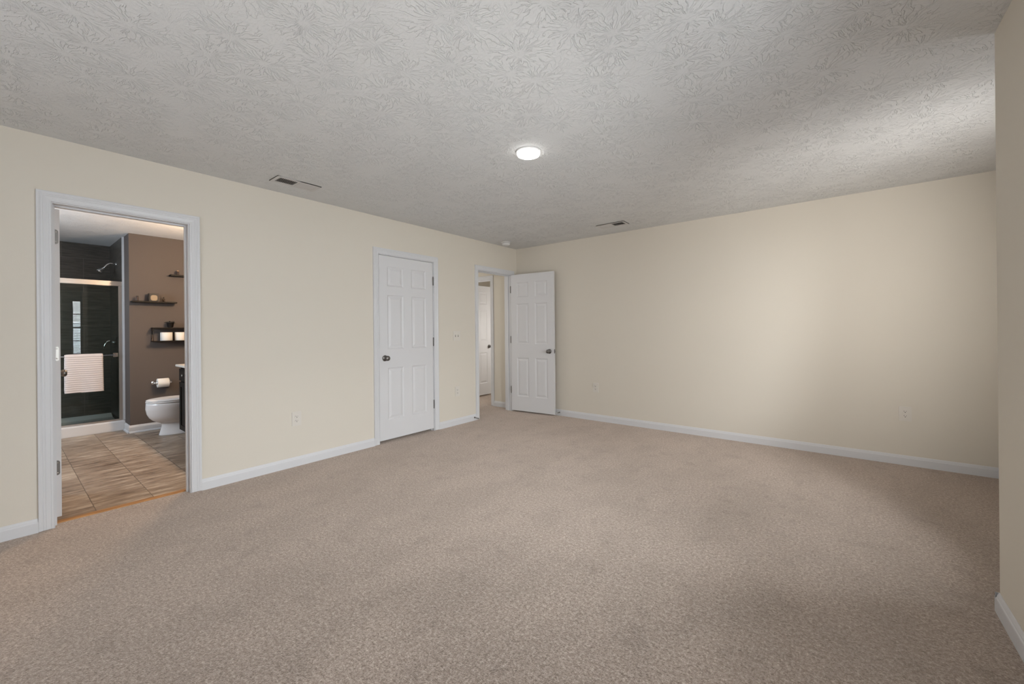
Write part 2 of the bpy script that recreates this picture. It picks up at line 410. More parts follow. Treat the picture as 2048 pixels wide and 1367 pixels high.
# floors
bm = NB(); add_box(bm, -0.075, 5.0, -6.4, 0.0, -.06, 0.0)
add_box(bm, -2.6, -0.075, -1.4, -0.002, -.06, 0.0); add_box(bm, -0.7, -0.075, -2.7, -1.5, -.06, 0)
struct('floor', bm, M_CARPET, 'beige brown cut pile carpet over the whole room', 'carpet')
bm = NB(); add_box(bm, -2.6, 0.5, 0.004, 3.0, -.065, -0.003)
struct('floor', bm, M_CARPET, 'carpet of the room beyond the hall', 'carpet')
bm = NB(); add_box(bm, -4.2, -0.115, -5.98, -3.10, -.06, -0.008)
struct('floor', bm, M_BFLOOR, 'streaky brown stone-look tile floor in the bathroom', 'tile floor')
bm = NB(); add_prism(bm, [(-.135, -.008), (-.128, .004), (-.085, .004), (-.072, -.01)], BA0, BA1, 'y')
for f in bm.faces: pass
struct('trim_2', bm, M_THRESH, 'honey oak strip between carpet and bathroom tile', 'threshold')

# ---- door casings (mitred profile) with jambs
CAS = [(0.0, 0.0), (0.0, .009), (.003, .0105), (.009, .0105), (.0115, .0085), (.017, .0095), (.030, .0125), (.033, .0112),
       (.036, .0128), (.041, .0135), (.044, .0122), (.047, .0140), (.053, .0165), (.060, .0165), (.0625, .015), (.0625, 0.0)]
def casing(bm, u0, u1, zt, to3, zb=0.004, right=True, wscale=1.0):
    cols = []
    for d, th in CAS:
        d *= wscale
        cols.append([bm.verts.new(to3(a, b, th)) for a, b in ((u0 - d, zb), (u0 - d, zt + d), (u1 + d, zt + d), (u1 + d, zb))])
    for A, B in zip(cols, cols[1:]):
        for k in range(3):
            bm.faces.new((A[k], A[k + 1], B[k + 1], B[k]))
    for k in (0, 3): bm.faces.new([c[k] for c in cols])
def jamb_y(bm, y0, y1, zt, x0=-T, x1=0.0, stop=-0.052):
    """jamb lining an opening in a wall that runs along y; stop strip centre at x=stop"""
    add_box(bm, x0, x1, y0 - JT, y0, 0, zt + JT); add_box(bm, x0, x1, y1, y1 + JT, 0, zt + JT); add_box(bm, x0, x1, y0, y1, zt, zt + JT)
    s0, s1 = stop - .017, stop + .017
    add_box(bm, s0, s1, y0, y0 + .011, 0, zt, bevel=.002); add_box(bm, s0, s1, y1 - .011, y1, 0, zt, bevel=.002)
    add_box(bm, s0, s1, y0 + .011, y1 - .011, zt - .011, zt, bevel=.002)
def doorway_y(name, y0, y1, zt, label, stop, both=True):
    bm = NB(); r = .006
    casing(bm, y0 - r, y1 + r, zt + r, lambda a, b, t_: (t_, a, b))
    o = struct(name, bm, M_TRIM, label, 'door frame')
    bm = NB(); jamb_y(bm, y0, y1, zt, stop=stop); obj('jamb', bm, M_TRIM, o)
    if both:
        bm = NB(); casing(bm, y0 - r, y1 + r, zt + r, lambda a, b, t_: (-T - t_, a, b), zb=-.005)
        obj('back_casing', bm, M_TRIM, o)
    return o
tr_b = doorway_y('trim_3', BA0, BA1, ZH, 'white moulded casing around the bathroom doorway', -0.062)
tr_c = doorway_y('trim_4', CL0, CL1, ZH + .006, 'white moulded casing around the closed closet door', -0.058, both=False)
tr_h = doorway_y('trim_5', HA0, HA1, ZH, 'white moulded casing around the hall doorway', -0.062)
bm = NB()
casing(bm, FD0 - .006, FD1 + .006, ZH - .004, lambda a, b, t_: (a, -t_, b))
tr_f = struct('trim_6', bm, M_TRIM, 'white casing of the doorway across the hall', 'door frame')
bm = NB()
add_box(bm, FD0 - JT, FD0, 0, T, 0, ZH); add_box(bm, FD1, FD1 + JT, 0, T, 0, ZH); add_box(bm, FD0, FD1, 0, T, ZH - .01, ZH + .008)
obj('jamb', bm, M_TRIM, tr_f)
bm = NB(); add_box(bm, -.058, -.030, HA0 - .001, HA0 + .0015, .885, .945); add_box(bm, -.05, -.038, HA0 + .0015, HA0 + .002, .90, .93, 1)
tag(obj('strike_plate', bm, [M_DNICKEL, M_DARK], tr_h), 'small nickel strike plate')

# ---- baseboards
BB = [(0.0, 0.0), (.0130, 0.0), (.0130, .060), (.0118, .064), (.0092, .067), (.0085, .072), (.0060, .078), (.0040, .083), (.0020, .085), (0.0, .085)]
def baseboard(name, p0, p1, nrm, label, parent=None):
    p0 = Vector((*p0, 0)); p1 = Vector((*p1, 0)); nrm = Vector((*nrm, 0)); bm = NB()
    A = [bm.verts.new(p0 + nrm * t_ + Vector((0, 0, z))) for t_, z in BB]; B = [bm.verts.new(p1 + nrm * t_ + Vector((0, 0, z))) for t_, z in BB]
    for k in range(len(BB) - 1): bm.faces.new((A[k], A[k + 1], B[k + 1], B[k]))
    bm.faces.new(A); bm.faces.new(B)
    return struct(name, bm, M_TRIM, label, 'baseboard', parent)
cw = .0685
baseboard('baseboard_left', (0, -6.4), (0, BA0 - cw), (1, 0), 'white baseboard left of the bathroom doorway')
baseboard('baseboard_left', (0, BA1 + cw), (0, CL0 - cw), (1, 0), 'white baseboard between bathroom and closet doors')
bb3 = baseboard('baseboard_left', (0, CL1 + cw), (0, HA0 - cw), (1, 0), 'short white baseboard between closet and hall doorway')
bbf = baseboard('baseboard_far', (0, 0), (5.0, 0), (0, -1), 'white baseboard along the far wall')
baseboard('baseboard_right', (RX, -6.4), (RX, -2.3002), (-1, 0), 'white baseboard ending at the right outside corner')
baseboard('baseboard_bump_out', (RX - .013, -2.30), (5.0, -2.30), (0, 1), 'white baseboard on the recess side wall')
baseboard('baseboard_bump_out', (5.0, -2.30), (5.0, 0), (-1, 0), 'white baseboard under the recess window')
baseboard('baseboard_hall', (FD1 + cw, 0), (-T, 0), (0, -1), 'short white baseboard across the hall')
def bath_bb(p0, p1, nrm, label):
    o = baseboard('baseboard_bathroom', p0, p1, nrm, label)
    p0 = Vector((*p0, 0)); p1 = Vector((*p1, 0)); nrm = Vector((*nrm, 0)); bm = NB()
    q = [(.013, -.008), (.025, -.008), (.0235, .003), (.019, .009), (.013, .012)]
    A = [bm.verts.new(p0 + nrm * t_ + Vector((0, 0, z))) for t_, z in q]; B = [bm.verts.new(p1 + nrm * t_ + Vector((0, 0, z))) for t_, z in q]
    for k in range(len(q)): bm.faces.new((A[k], A[(k + 1) % len(q)], B[(k + 1) % len(q)], B[k]))
    bm.faces.new(A); bm.faces.new(B); obj('shoe_moulding', bm, M_TRIM, o)
bath_bb((-2.95, -3.928), (-2.95, -3.10), (1, 0), 'white baseboard under the bathroom shelves')
bath_bb((-3.235, -3.915), (-2.9505, -3.915), (0, -1), 'short white baseboard beside the shower curb')

# ------------------------------------------------------------------ six panel doors
PZ = [(.214, .780), (.985, 1.575), (1.672, 1.888)]
def door_leaf(w_, h_, t_):
    """leaf in local u (x) 0..w, y 0..t (front face y=0 looking to -y), z 0..h"""
    bm = NB(); st = w_ * .142; mu = w_ * .152; pw = (w_ - 2 * st - mu) / 2
    us = [0, st, st + pw, st + pw + mu, st + 2 * pw + mu, w_]
    zs = [0, PZ[0][0], PZ[0][1], PZ[1][0], PZ[1][1], PZ[2][0], PZ[2][1], h_]
    for side in (0, 1):
        def V(u, z, d): return (u, d if side == 0 else t_ - d, z)
        for i in range(5):
            for j in range(7):
                u0, u1, z0, z1 = us[i], us[i + 1], zs[j], zs[j + 1]
                if i in (1, 3) and j in (1, 3, 5):
                    rings = [(0, 0), (.004, .0035), (.010, .0062), (.013, .0078), (.019, .0078), (.040, .0022), (.043, .0012)]
                    prev = None
                    for d, dep in rings:
                        c = [V(u0 + d, z0 + d, dep), V(u1 - d, z0 + d, dep), V(u1 - d, z1 - d, dep), V(u0 + d, z1 - d, dep)]
                        if prev:
                            for k in range(4): quad(bm, [prev[k], prev[(k + 1) % 4], c[(k + 1) % 4], c[k]])
                        prev = c
                    quad(bm, prev)
                else:
                    quad(bm, [V(u0, z0, 0), V(u1, z0, 0), V(u1, z1, 0), V(u0, z1, 0)])
    for pts in ([(0, 0, 0), (0, t_, 0), (0, t_, h_), (0, 0, h_)], [(w_, 0, 0), (w_, t_, 0), (w_, t_, h_), (w_, 0, h_)],
                [(0, 0, 0), (w_, 0, 0), (w_, t_, 0), (0, t_, 0)], [(0, 0, h_), (w_, 0, h_), (w_, t_, h_), (0, t_, h_)]):
        quad(bm, pts)
    bmesh.ops.remove_doubles(bm, verts=bm.verts, dist=1e-5)
    return bm
def knob_bm(u, y, z, sgn):
    bm = NB(); M = Matrix.Translation((u, y, z)) @ Matrix.Rotation(PI / 2 * sgn, 4, 'X')
    add_lathe(bm, [(0, 0), (.032, 0), (.033, .003), (.030, .008), (.020, .012), (.012, .014), (.011, .030), (.015, .036), (.024, .042), (.0275, .052), (.0265, .060), (.020, .067), (.008, .070), (0, .070)], 28, M)
    return bm
def hinge_bm(u, y, z, hgt=.10):
    bm = NB(); M = Matrix.Translation((u, y, z))
    prof = [(0, -.006), (.004, -.006), (.005, -.003), (.0062, -.001), (.0072, 0)]
    k = hgt / 5
    for i in range(5): prof += [(.0072, k * i + .001), (.0072, k * (i + 1) - .001), (.0058, k * (i + 1))]
    prof += [(.0062, hgt + .001), (.005, hgt + .003), (.004, hgt + .007), (0, hgt + .007)]
    add_lathe(bm, prof, 14, M); return bm

# closet door (closed): local x along world y
WD = (CL1 - .004) - (CL0 + .004)
dr = empty('door_1', (-.004, CL0 + .004, .030), PI / 2, label='closed white six-panel closet door with knob at left', cat='door', kind='structure')
# local x -> world +y ; local -y -> world +x  (front)
obj('door_leaf', door_leaf(WD, ZH + .006 - .004 - .030, .035), M_DOOR, dr)
tag(obj('knob', knob_bm(.068, 0, .888, 1), M_DNICKEL, dr), 'satin nickel knob')
for z in (.245, 1.0, 1.735):
    tag(obj('hinge', hinge_bm(WD + .001, -.006, z, .095), M_DNICKEL, dr), 'nickel hinge')
bm = NB(); add_box(bm, -.0005, .001, .004, .030, .865, .925); tag(obj('latch_plate', bm, M_DNICKEL, dr), 'nickel latch plate')
# bottom corner shim
# open hall door: hinged on the right jamb, swung against the far wall
WH = .716
dr = empty('door_2', (.022, -.163, .022), math.radians(5.0), label='open white six-panel door swung against the far wall', cat='door', kind='structure')
obj('door_leaf', door_leaf(WH, 2.008, .035), M_DOOR, dr)
tag(obj('knob', knob_bm(WH - .070, 0, .885, 1), M_DNICKEL, dr), 'satin nickel knob')
tag(obj('knob', knob_bm(WH - .070, .035, .885, -1), M_DNICKEL, dr), 'satin nickel knob')
for z in (.255, 1.0, 1.745):
    tag(obj('hinge', hinge_bm(-.010, .004, z, .095), M_DNICKEL, dr), 'nickel hinge')
bm = NB(); add_box(bm, WH - .0005, WH + .0015, .005, .030, .857, .915)
add_box(bm, WH + .001, WH + .010, .012, .024, .877, .896, bevel=.002)
tag(obj('latch_plate', bm, M_DNICKEL, dr), 'nickel latch plate and bolt')
# bathroom door: swung into the bathroom, hinge edge towards the room
DW = .66
dr = empty('door_3', (-.1225, -4.656, .028), PI, label='white bathroom door seen edge-on with three hinge leaves', cat='door', kind='structure')
obj('door_leaf', door_leaf(DW, 1.992, .035), M_DOOR, dr)
for i, z in enumerate((.27, 1.008, 1.765)):
    bm = NB()
    add_prism(bm, rrect(.006, .035, z, z + .095, .014), -.0022, .002, 'x')
    for v in bm.verts:
        if v.co.y > .0348: v.co.y = .0348
    add_lathe(bm, [(0, -.004), (.0040, -.004), (.0040, z * 0), (0, 0)], 8, Matrix.Identity(4), 0) if False else None
    hg = tag(obj('hinge', bm, M_NICKEL if i == 1 else M_DNICKEL, dr), 'nickel hinge leaf with rounded corners')
    bm = NB()
    for dy, dz in ((.016, .016), (.026, .047), (.016, .079)):
        add_lathe(bm, [(0, .0012), (.0030, .0012), (.0036, 0)], 10, Matrix.Translation((-.0022, dy, z + dz)) @ Matrix.Rotation(-PI / 2, 4, 'Y'))
    obj('screws', bm, M_CHROME, hg)
tag(obj('knob', knob_bm(DW - .068, 0, .89, 1), M_DNICKEL, dr), 'satin nickel knob')
# door of the room across the hall, standing open
WF = .722
dr = empty('door_4', (FD0 + .012, T + .015, .020), PI / 2, label='open white six-panel door seen across the hall', cat='door', kind='structure')
obj('door_leaf', door_leaf(WF, 2.008, .035), M_DOOR, dr)
tag(obj('knob', knob_bm(WF - .055, 0, .89, 1), M_DNICKEL, dr), 'dark nickel knob')

# ------------------------------------------------------------------ windows (right wall, recess, added rear one)
def window_x(name, xw, yy0, yy1, z0, z1, label, sgn=1, depth=.08):
    """window in a wall running along y, outside towards +x"""
    xi = xw; bm = NB(); fw = .035
    for a0, a1, b0, b1 in ((yy0, yy0 + fw, z0, z1), (yy1 - fw, yy1, z0, z1), (yy0, yy1, z0, z0 + fw), (yy0, yy1, z1 - fw, z1)):
        add_box(bm, xi + .05, xi + .11, a0, a1, b0, b1)
    o = struct(name, bm, M_TRIM, label, 'window')
    zm = (z0 + z1) / 2
    for k, (b0, b1, xo) in enumerate(((z0 + fw, zm + .018, .065), (zm - .018, z1 - fw, .085))):
        bm = NB(); s = .028
        for a0, a1, c0, c1 in ((yy0 + fw, yy0 + fw + s, b0, b1), (yy1 - fw - s, yy1 - fw, b0, b1), (yy0 + fw, yy1 - fw, b0, b0 + s + .01), (yy0 + fw, yy1 - fw, b1 - s, b1)):
            add_box(bm, xi + xo, xi + xo + .018, a0, a1, c0, c1)
        for q in (.33, .67):
            yc = yy0 + (yy1 - yy0) * q; add_box(bm, xi + xo + .004, xi + xo + .012, yc - .008, yc + .008, b0, b1)
        zc = (b0 + b1) / 2; add_box(bm, xi + xo + .004, xi + xo + .012, yy0 + fw, yy1 - fw, zc - .008, zc + .008)
        sh = obj('sash', bm, M_TRIM, o)
        bm = NB(); add_box(bm, xi + xo + .006, xi + xo + .010, yy0 + fw + s, yy1 - fw - s, b0 + s, b1 - s); obj('pane', bm, M_WGLASS, sh)
    bm = NB(); add_box(bm, xi - .03, xi + .05, yy0 - .03, yy1 + .03, z0 - .02, z0, bevel=.003); obj('sill', bm, M_TRIM, o)
    return o
window_x('window_2', RX, *W2, 'double hung window in the right wall, behind white blinds')
window_x('window_1', 5.0, *W1, 'double hung window in the recess at the right')
bl = empty('window_blind', (RX + .02, (W2[0] + W2[1]) / 2, W2[3] - .04), label='white slatted blind in the right wall window', cat='blind')
L = W2[1] - W2[0] - .02
bm = NB(); add_box(bm, -.01, .03, -L / 2, L / 2, 0, .035); obj('headrail', bm, M_TRIM, bl)
bm = NB(); z = -.03
while z > -(W2[3] - W2[2]) + .08:
    add_prism(bm, [(-.012, z - .004), (.018, z + .004), (.018, z + .0055), (-.012, z - .0025)], -L / 2, L / 2, 'y'); z -= .042
obj('slats', bm, M_TRIM, bl)
bm = NB()
for x0, x1, z0, z1 in ((W3[0], W3[0] + .04, W3[2], W3[3]), (W3[1] - .04, W3[1], W3[2], W3[3]), (W3[0], W3[1], W3[2], W3[2] + .04), (W3[0], W3[1], W3[3] - .04, W3[3]), (2.28, 2.32, W3[2], W3[3])):
    add_box(bm, x0, x1, -6.49, -6.43, z0, z1)
struct('added_window_3', bm, M_TRIM, 'added wide window behind the viewpoint, unseen', 'window')  # unseen window, put in to bring light from behind

# ------------------------------------------------------------------ electrical plates
def outlet(loc, rz, label, m):
    """local: plate in xz, facing -y"""
    r = empty('wall_outlet', loc, rz, label=label, cat='outlet', group='duplex outlets on the cream walls')
    bm = NB(); add_prism(bm, rrect(-.041, .041, -.063, .063, .004), 0, -.0035, 'y'); add_prism(bm, rrect(-.038, .038, -.060, .060, .004), -.0035, -.0055, 'y')
    obj('cover_plate', bm, m, r)
    for zc in (-.0195, .0195):
        bm = NB(); add_prism(bm, rrect(-.0172, .0172, zc - .0145, zc + .0145, .0115), -.0055, -.0085, 'y')
        add_box(bm, -.0085, -.0060, -.0090, -.0084, zc - .001, zc + .008, 1); add_box(bm, .0060, .0082, -.0090, -.0084, zc + .000, zc + .007, 1)
        add_prism(bm, rrect(-.0032, .0032, zc - .0095, zc - .0035, .0028), -.0090, -.0084, 'y', 1)
        obj('receptacle', bm, [m, M_DARK], r)
    bm = NB(); add_lathe(bm, [(.0032, 0), (.0026, .0012), (0, .0014)], 12, Matrix.Translation((0, -.0055, 0)) @ Matrix.Rotation(PI / 2, 4, 'X')); obj('screw', bm, m, r)
    return r
outlet((0, -3.240, .427), PI / 2, 'almond duplex outlet on the left wall between bathroom and closet', M_PLATE)
outlet((0, -1.253, .430), PI / 2, 'almond duplex outlet below the light switches', M_PLATE)
outlet((1.323, 0, .438), 0, 'almond duplex outlet on the far wall nearest the open door', M_PLATE)
outlet((4.306, 0, .448), 0, 'almond duplex outlet at the right end of the far wall', M_PLATE)
r = empty('light_switch', (0, -1.257, 1.143), PI / 2, label='two-gang almond toggle switch plate beside the hall doorway', cat='light switch')
bm = NB(); add_prism(bm, rrect(-.061, .061, -.060, .060, .004), 0, -.0035, 'y'); add_prism(bm, rrect(-.058, .058, -.057, .057, .004), -.0035, -.0055, 'y'); obj('cover_plate', bm, M_PLATE, r)
for xc in (-.023, .023):
    bm = NB(); add_box(bm, xc - .0055, xc + .0055, -.0060, -.0050, -.012, .012, 1); add_prism(bm, [(xc - .004, -.001), (xc + .004, -.001), (xc + .004, .008), (xc - .004, .008)], -.016, -.0055, 'y'); obj('toggle', bm, [M_PLATE, M_DARK], r)

# ------------------------------------------------------------------ ceiling things
def vent(loc, rz, label, flip):
    r = empty('ceiling_vent', loc, rz, label=label, cat='air vent', group='ceiling air vents')
    a, b = .172, .083; ia, ib = .144, .056
    bm = NB()
    for x0, x1, y0, y1 in ((-a, -ia, -b, b), (ia, a, -b, b), (-ia, ia, -b, -ib), (-ia, ia, ib, b), (-.006, .006, -ib, ib)):
        add_box(bm, x0, x1, y0, y1, -.0065, -.001)
    for sx in (-1, 1):   # raised rolled rim
        add_box(bm, sx * a - .004 * (sx > 0), sx * a + .004 * (sx < 0), -b, b, -.0070, -.001)
    for sy in (-1, 1): add_box(bm, -a, a, sy * b - .004 * (sy > 0), sy * b + .004 * (sy < 0), -.0070, -.001)
    obj('frame', bm, M_VENT, r)
    bm = NB(); add_box(bm, -ia, ia, -ib, ib, -.0012, -.0006); obj('duct_shade_plate', bm, M_DUCT_SHADE, r)  # flat dark plate paints the shade of the duct behind the louvers
    for s in (-1, 1):
        bm = NB(); n = 10
        for k in range(n):
            xc = s * (.012 + (ia - .014) * (k + .5) / n); ti = (s * .0044 if flip else -s * .0044)
            add_prism(bm, [(xc - ti - .0006, -.0014), (xc - ti + .0006, -.0014), (xc + ti + .0006, -.0075), (xc + ti - .0006, -.0075)], -ib, ib, 'y')
        obj('louver_bank', bm, M_VENT, r)
    return r
vent((.335, -3.372, H), PI / 2, 'white ceiling vent above the left wall', 1)
vent((1.778, -.425, H), 0, 'white ceiling vent near the far wall', 1)

r = empty('smoke_detector', (.216, -.505, H), label='round white smoke detector on the ceiling near the corner', cat='smoke detector')
bm = NB(); add_lathe(bm, [(0, 0), (.066, 0), (.066, -.008), (.060, -.012), (.052, -.0125)], 40); obj('base', bm, M_PLATE2, r)
bm = NB(); add_lathe(bm, [(.053, -.012), (.053, -.018)], 40, mi=1)
add_lathe(bm, [(.056, -.018), (.058, -.020), (.057, -.034), (.050, -.044), (.020, -.048), (0, -.048)], 40)
for k in range(20):
    an = 2 * PI * k / 20; c, s = math.cos(an), math.sin(an)
    add_box(bm, c * .053 - .0035, c * .053 + .0035, s * .053 - .0035, s * .053 + .0035, -.019, -.011)
obj('cover', bm, [M_PLATE2, M_DARK], r)

r = empty('ceiling_light', (2.182, -2.632, H), label='lit round white disc light in the middle of the ceiling', cat='ceiling light')
bm = NB(); add_lathe(bm, [(.0, 0), (.087, 0), (.087, -.006), (.084, -.009), (.079, -.010), (.076, -.010)], 48); obj('trim_ring', bm, M_PLATE2, r)
bm = NB(); add_lathe(bm, [(.0775, -.008), (.079, -.016), (.077, -.024), (.068, -.028), (.045, -.030), (0, -.0305)], 48); obj('diffuser', bm, M_LAMP, r)

# ------------------------------------------------------------------ spring door stops
def spring_stop(loc, direction, label):
    r = empty('door_stop', loc, label=label, cat='door stop', group='spring door stops on the baseboards')
    d = Vector(direction); M = d.to_track_quat('Z', 'Y').to_matrix().to_4x4()
    bm = NB(); add_lathe(bm, [(0, 0), (.011, 0), (.011, .003), (.006, .006), (.005, .012), (0, .012)], 16, M); obj('mount', bm, M_DNICKEL, r)
    bm = NB(); pts = []
    for k in range(0, 22 * 8 + 1):
        an = 2 * PI * k / 8; z_ = .008 + .058 * k / (22 * 8); pts.append(M @ Vector((.0045 * math.cos(an), .0045 * math.sin(an), z_ - .0)))
    add_tube(bm, pts, .0012, 5); obj('spring', bm, M_DNICKEL, r)
    bm = NB(); add_lathe(bm, [(0, .064), (.006, .064), (.008, .068), (.0075, .078), (.004, .081), (0, .081)], 14, M); obj('tip', bm, M_RUBBER if direction[1] else M_DNICKEL, r)
spring_stop((.013, -.952, .042), (1, 0, -.05), 'small spring door stop on the baseboard left of the hall doorway')
spring_stop((.762, -.013, .045), (0, -1, 0), 'small spring door stop behind the open door edge')

# ------------------------------------------------------------------ shower
bm = NB()
pr = [(-3.340, 0), (-3.250, 0), (-3.248, .010), (-3.252, .108), (-3.258, .120), (-3.268, .125), (-3.325, .125), (-3.335, .118), (-3.345, .070)]
add_prism(bm, [(a, b - .008) for a, b in pr], -5.38, -3.917, 'y')
prb = [(-4.198, -.008), (-3.345, -.008), (-3.345, .060), (-3.75, .050), (-4.05, .060), (-4.12, .085), (-4.165, .098), (-4.198, .10)]
add_prism(bm, prb, -5.38, -3.932, 'y')
bm2 = bm
pan = obj('shower_pan', bm2, M_ACRYL); tag(pan, 'low white acrylic shower base with a curb', 'shower base')

sd = empty('shower_door', (-3.29, -3.93, .117), label='sliding glass shower door with silver frame and towel bar', cat='shower door')
def L_(x, y, z): return (x + 3.29, y + 3.93, z - .117)
def lbox(bm, x0, x1, y0, y1, z0, z1, mi=0, bevel=0): add_box(bm, x0 + 3.29, x1 + 3.29, y0 + 3.93, y1 + 3.93, z0 - .117, z1 - .117, mi, bevel)
bm = NB(); lbox(bm, -3.315, -3.262, -5.38, -3.932, 1.840, 1.868, bevel=.004); lbox(bm, -3.315, -3.256, -5.38, -3.932, 1.810, 1.840, bevel=.006)
obj('header_rail', bm, M_ALU, sd)
bm = NB(); lbox(bm, -3.312, -3.266, -5.38, -3.932, .117, .138, bevel=.004); obj('bottom_track', bm, M_ALU, sd)
bm = NB(); lbox(bm, -3.312, -3.262, -3.968, -3.938, .135, 1.812, bevel=.004); lbox(bm, -3.30, -3.27, -3.940, -3.932, .135, 1.812); obj('side_jamb', bm, M_ALU, sd)
bm = NB(); lbox(bm, -3.312, -3.262, -5.38, -5.352, .135, 1.812, bevel=.004); obj('side_jamb', bm, M_ALU, sd)
g1 = NB(); lbox(g1, -3.2790, -3.2735, -4.72, -3.962, .139, 1.812); g1o = obj('glass_panel', g1, M_SGLASS, sd)
g2 = NB(); lbox(g2, -3.3040, -3.2985, -5.35, -4.62, .139, 1.812); g2o = obj('glass_panel', g2, M_SGLASS, sd)
bm = NB(); add_tube(bm, [L_(-3.215, -4.68, .945), L_(-3.215, -3.990, .945)], .0075, 12)
for yb in (-4.66, -3.998):
    lbox(bm, -3.2735, -3.205, yb - .010, yb + .010, .937, .953, bevel=.002)
    lbox(bm, -3.2735, -3.266, yb - .022, yb + .022, .920, .970, bevel=.003)
obj('towel_bar', bm, M_CHROME, sd)
# towel folded over the bar
def towel():
    bm = NB(); yl, yr = -4.435, -4.117; xb = -3.215
    ny, nz = 40, 150
    L1, L2 = .425, .40       # front length, back length
    th = .016
    rows = []
    rad = .017
    tot = L1 + PI * rad + L2
    for layer in (0, 1):
        g = []
        for j in range(nz + 1):
            s = tot * j / nz
            off = th / 2 * (1 if layer == 0 else -1)
            rib = .0026 * (math.sin(2 * PI * s / .0245)) if layer == 0 else 0
            if s < L1: cx_, cz_, nx_, nz_ = xb + rad, .945 - L1 + s, 1.0, 0.0
            elif s < L1 + PI * rad:
                a_ = (s - L1) / rad; cx_, cz_, nx_, nz_ = xb + rad * math.cos(a_), .945 + rad * math.sin(a_), math.cos(a_), math.sin(a_)
            else: cx_, cz_, nx_, nz_ = xb - rad, .945 - (s - L1 - PI * rad), -1.0, 0.0
            row = []
            for i in range(ny + 1):
                q = i / ny; y = yl + (yr - yl) * q
                hang = max(0, (.945 - cz_)) / .42
                y += hang * (.008 * (q - .35)) + .0015 * math.sin(2 * PI * s / .0245) * (1 if q in (0.0, 1.0) else 0)
                wv = .006 * math.sin(q * 9.0 + 1.0) * hang * (1 if nx_ > 0 else -.4)
                sag = .010 * math.sin(q * PI) * hang
                edge = min(q, 1 - q) * ny; o2 = off * (1 if edge > 1 else (.55 if edge > .5 else .1))
                row.append(bm.verts.new((cx_ + nx_ * (o2 + rib) + wv, y, cz_ + nz_ * (o2 + rib) + (-.006 * hang * (1 if q > .4 else .3)) + sag * 0)))
            g.append(row)
        rows.append(g)
    for g in rows:
        for j in range(nz):
            for i in range(ny):
                f = bm.faces.new((g[j][i], g[j][i + 1], g[j + 1][i + 1], g[j + 1][i])); f.smooth = True
    A, B = rows
    for j in range(nz):
        for i in (0, ny):
            f = bm.faces.new((A[j][i], A[j + 1][i], B[j + 1][i], B[j][i])); f.smooth = True
    for i in range(ny):
        for j in (0, nz): bm.faces.new((A[j][i], A[j][i + 1], B[j][i + 1], B[j][i]))
    return bm
tag(obj('towel', towel(), M_TOWEL), 'white ribbed hand towel folded over the shower door bar', 'towel')

# shower head and valve on the right tile wall
YS = -3.930
r = empty('wall_mounted_shower', (-3.70, YS, 2.135), label='chrome shower head on a bent arm above the glass', cat='shower head')
bm = NB(); add_lathe(bm, [(0, 0), (.028, 0), (.026, .006), (.012, .010), (.010, .012)], 20, Matrix.Rotation(PI / 2, 4, 'X')); obj('flange', bm, M_CHROME, r)
bm = NB(); add_tube(bm, [(0, -.002, 0), (0, -.03, .004), (0, -.06, .004), (0, -.085, -.014), (0, -.110, -.050), (0, -.118, -.064)], .0095, 10); obj('arm', bm, M_CHROME, r)
d = Vector((0, -.62, -.78)); M = Matrix.Translation((0, -.116, -.060)) @ d.to_track_quat('Z', 'Y').to_matrix().to_4x4()
bm = NB(); add_lathe(bm, [(0, 0), (.013, 0), (.015, .012), (.013, .022), (.020, .034), (.034, .056), (.037, .070), (.034, .074), (0, .075)], 24, M); obj('spray_head', bm, M_CHROME, r)
r = empty('shower_valve', (-3.70, YS, 1.095), label='chrome curved shower valve lever behind the glass', cat='shower valve')
bm = NB(); add_lathe(bm, [(0, 0), (.075, 0), (.073, .005), (.050, .012), (.028, .016), (.026, .045), (.022, .052), (0, .053)], 32, Matrix.Rotation(PI / 2, 4, 'X')); obj('escutcheon', bm, M_DNICKEL, r)
bm = NB(); add_tube(bm, [(0, -.045, .012), (0, -.070, .022), (0, -.092, .012), (0, -.112, -.022), (0, -.122, -.062), (0, -.125, -.075)], [.011, .010, .009, .0085, .007, .004], 12); obj('lever', bm, M_CHROME, r)

# ------------------------------------------------------------------ toilet
r = empty('toilet', (-2.50, -3.85, -.008), label='white elongated toilet with closed lid beside the dark vanity', cat='toilet')
def loft(bm, secs, seg=40, smooth=True, cap=True):
    rings = []
    for z_, yf, yb, hw, sq in secs:
        ring = []; cy_ = (yf + yb) / 2; ry = (yb - yf) / 2
        for k in range(seg):
            an = 2 * PI * k / seg; c, s = math.cos(an), math.sin(an)
            e = 2.0 / sq if s > 0 else 1.0
            px = hw * (abs(c) ** e) * (1 if c >= 0 else -1); py = ry * (abs(s) ** e) * (1 if s >= 0 else -1)
            if s < 0: px *= 1 - .10 * (abs(s) ** 2)
            ring.append(bm.verts.new((px, cy_ + py, z_)))
        rings.append(ring)
    for a, b in zip(rings, rings[1:]):
        for k in range(seg):
            f = bm.faces.new((a[k], a[(k + 1) % seg], b[(k + 1) % seg], b[k])); f.smooth = smooth
    if cap: bm.faces.new(rings[0]); bm.faces.new(rings[-1])
bm = NB()
loft(bm, [(0, .120, .62, .120, 2.6), (.015, .118, .62, .120, 2.6), (.03, .124, .62, .115, 2.6), (.08, .138, .61, .105, 2.6), (.125, .146, .60, .100, 2.6), (.150, .135, .58, .106, 2.6),
          (.168, .095, .56, .122, 2.4), (.190, .060, .54, .138, 2.4), (.225, .030, .52, .156, 2.4), (.270, .010, .50, .170, 2.4), (.320, .001, .49, .178, 2.4), (.325, .0, .49, .180, 2.4), (.375, .002, .48, .182, 2.4), (.395, .004, .47, .182, 2.4), (.398, .012, .46, .174, 2.4)])
obj('bowl', bm, M_PORC, r)
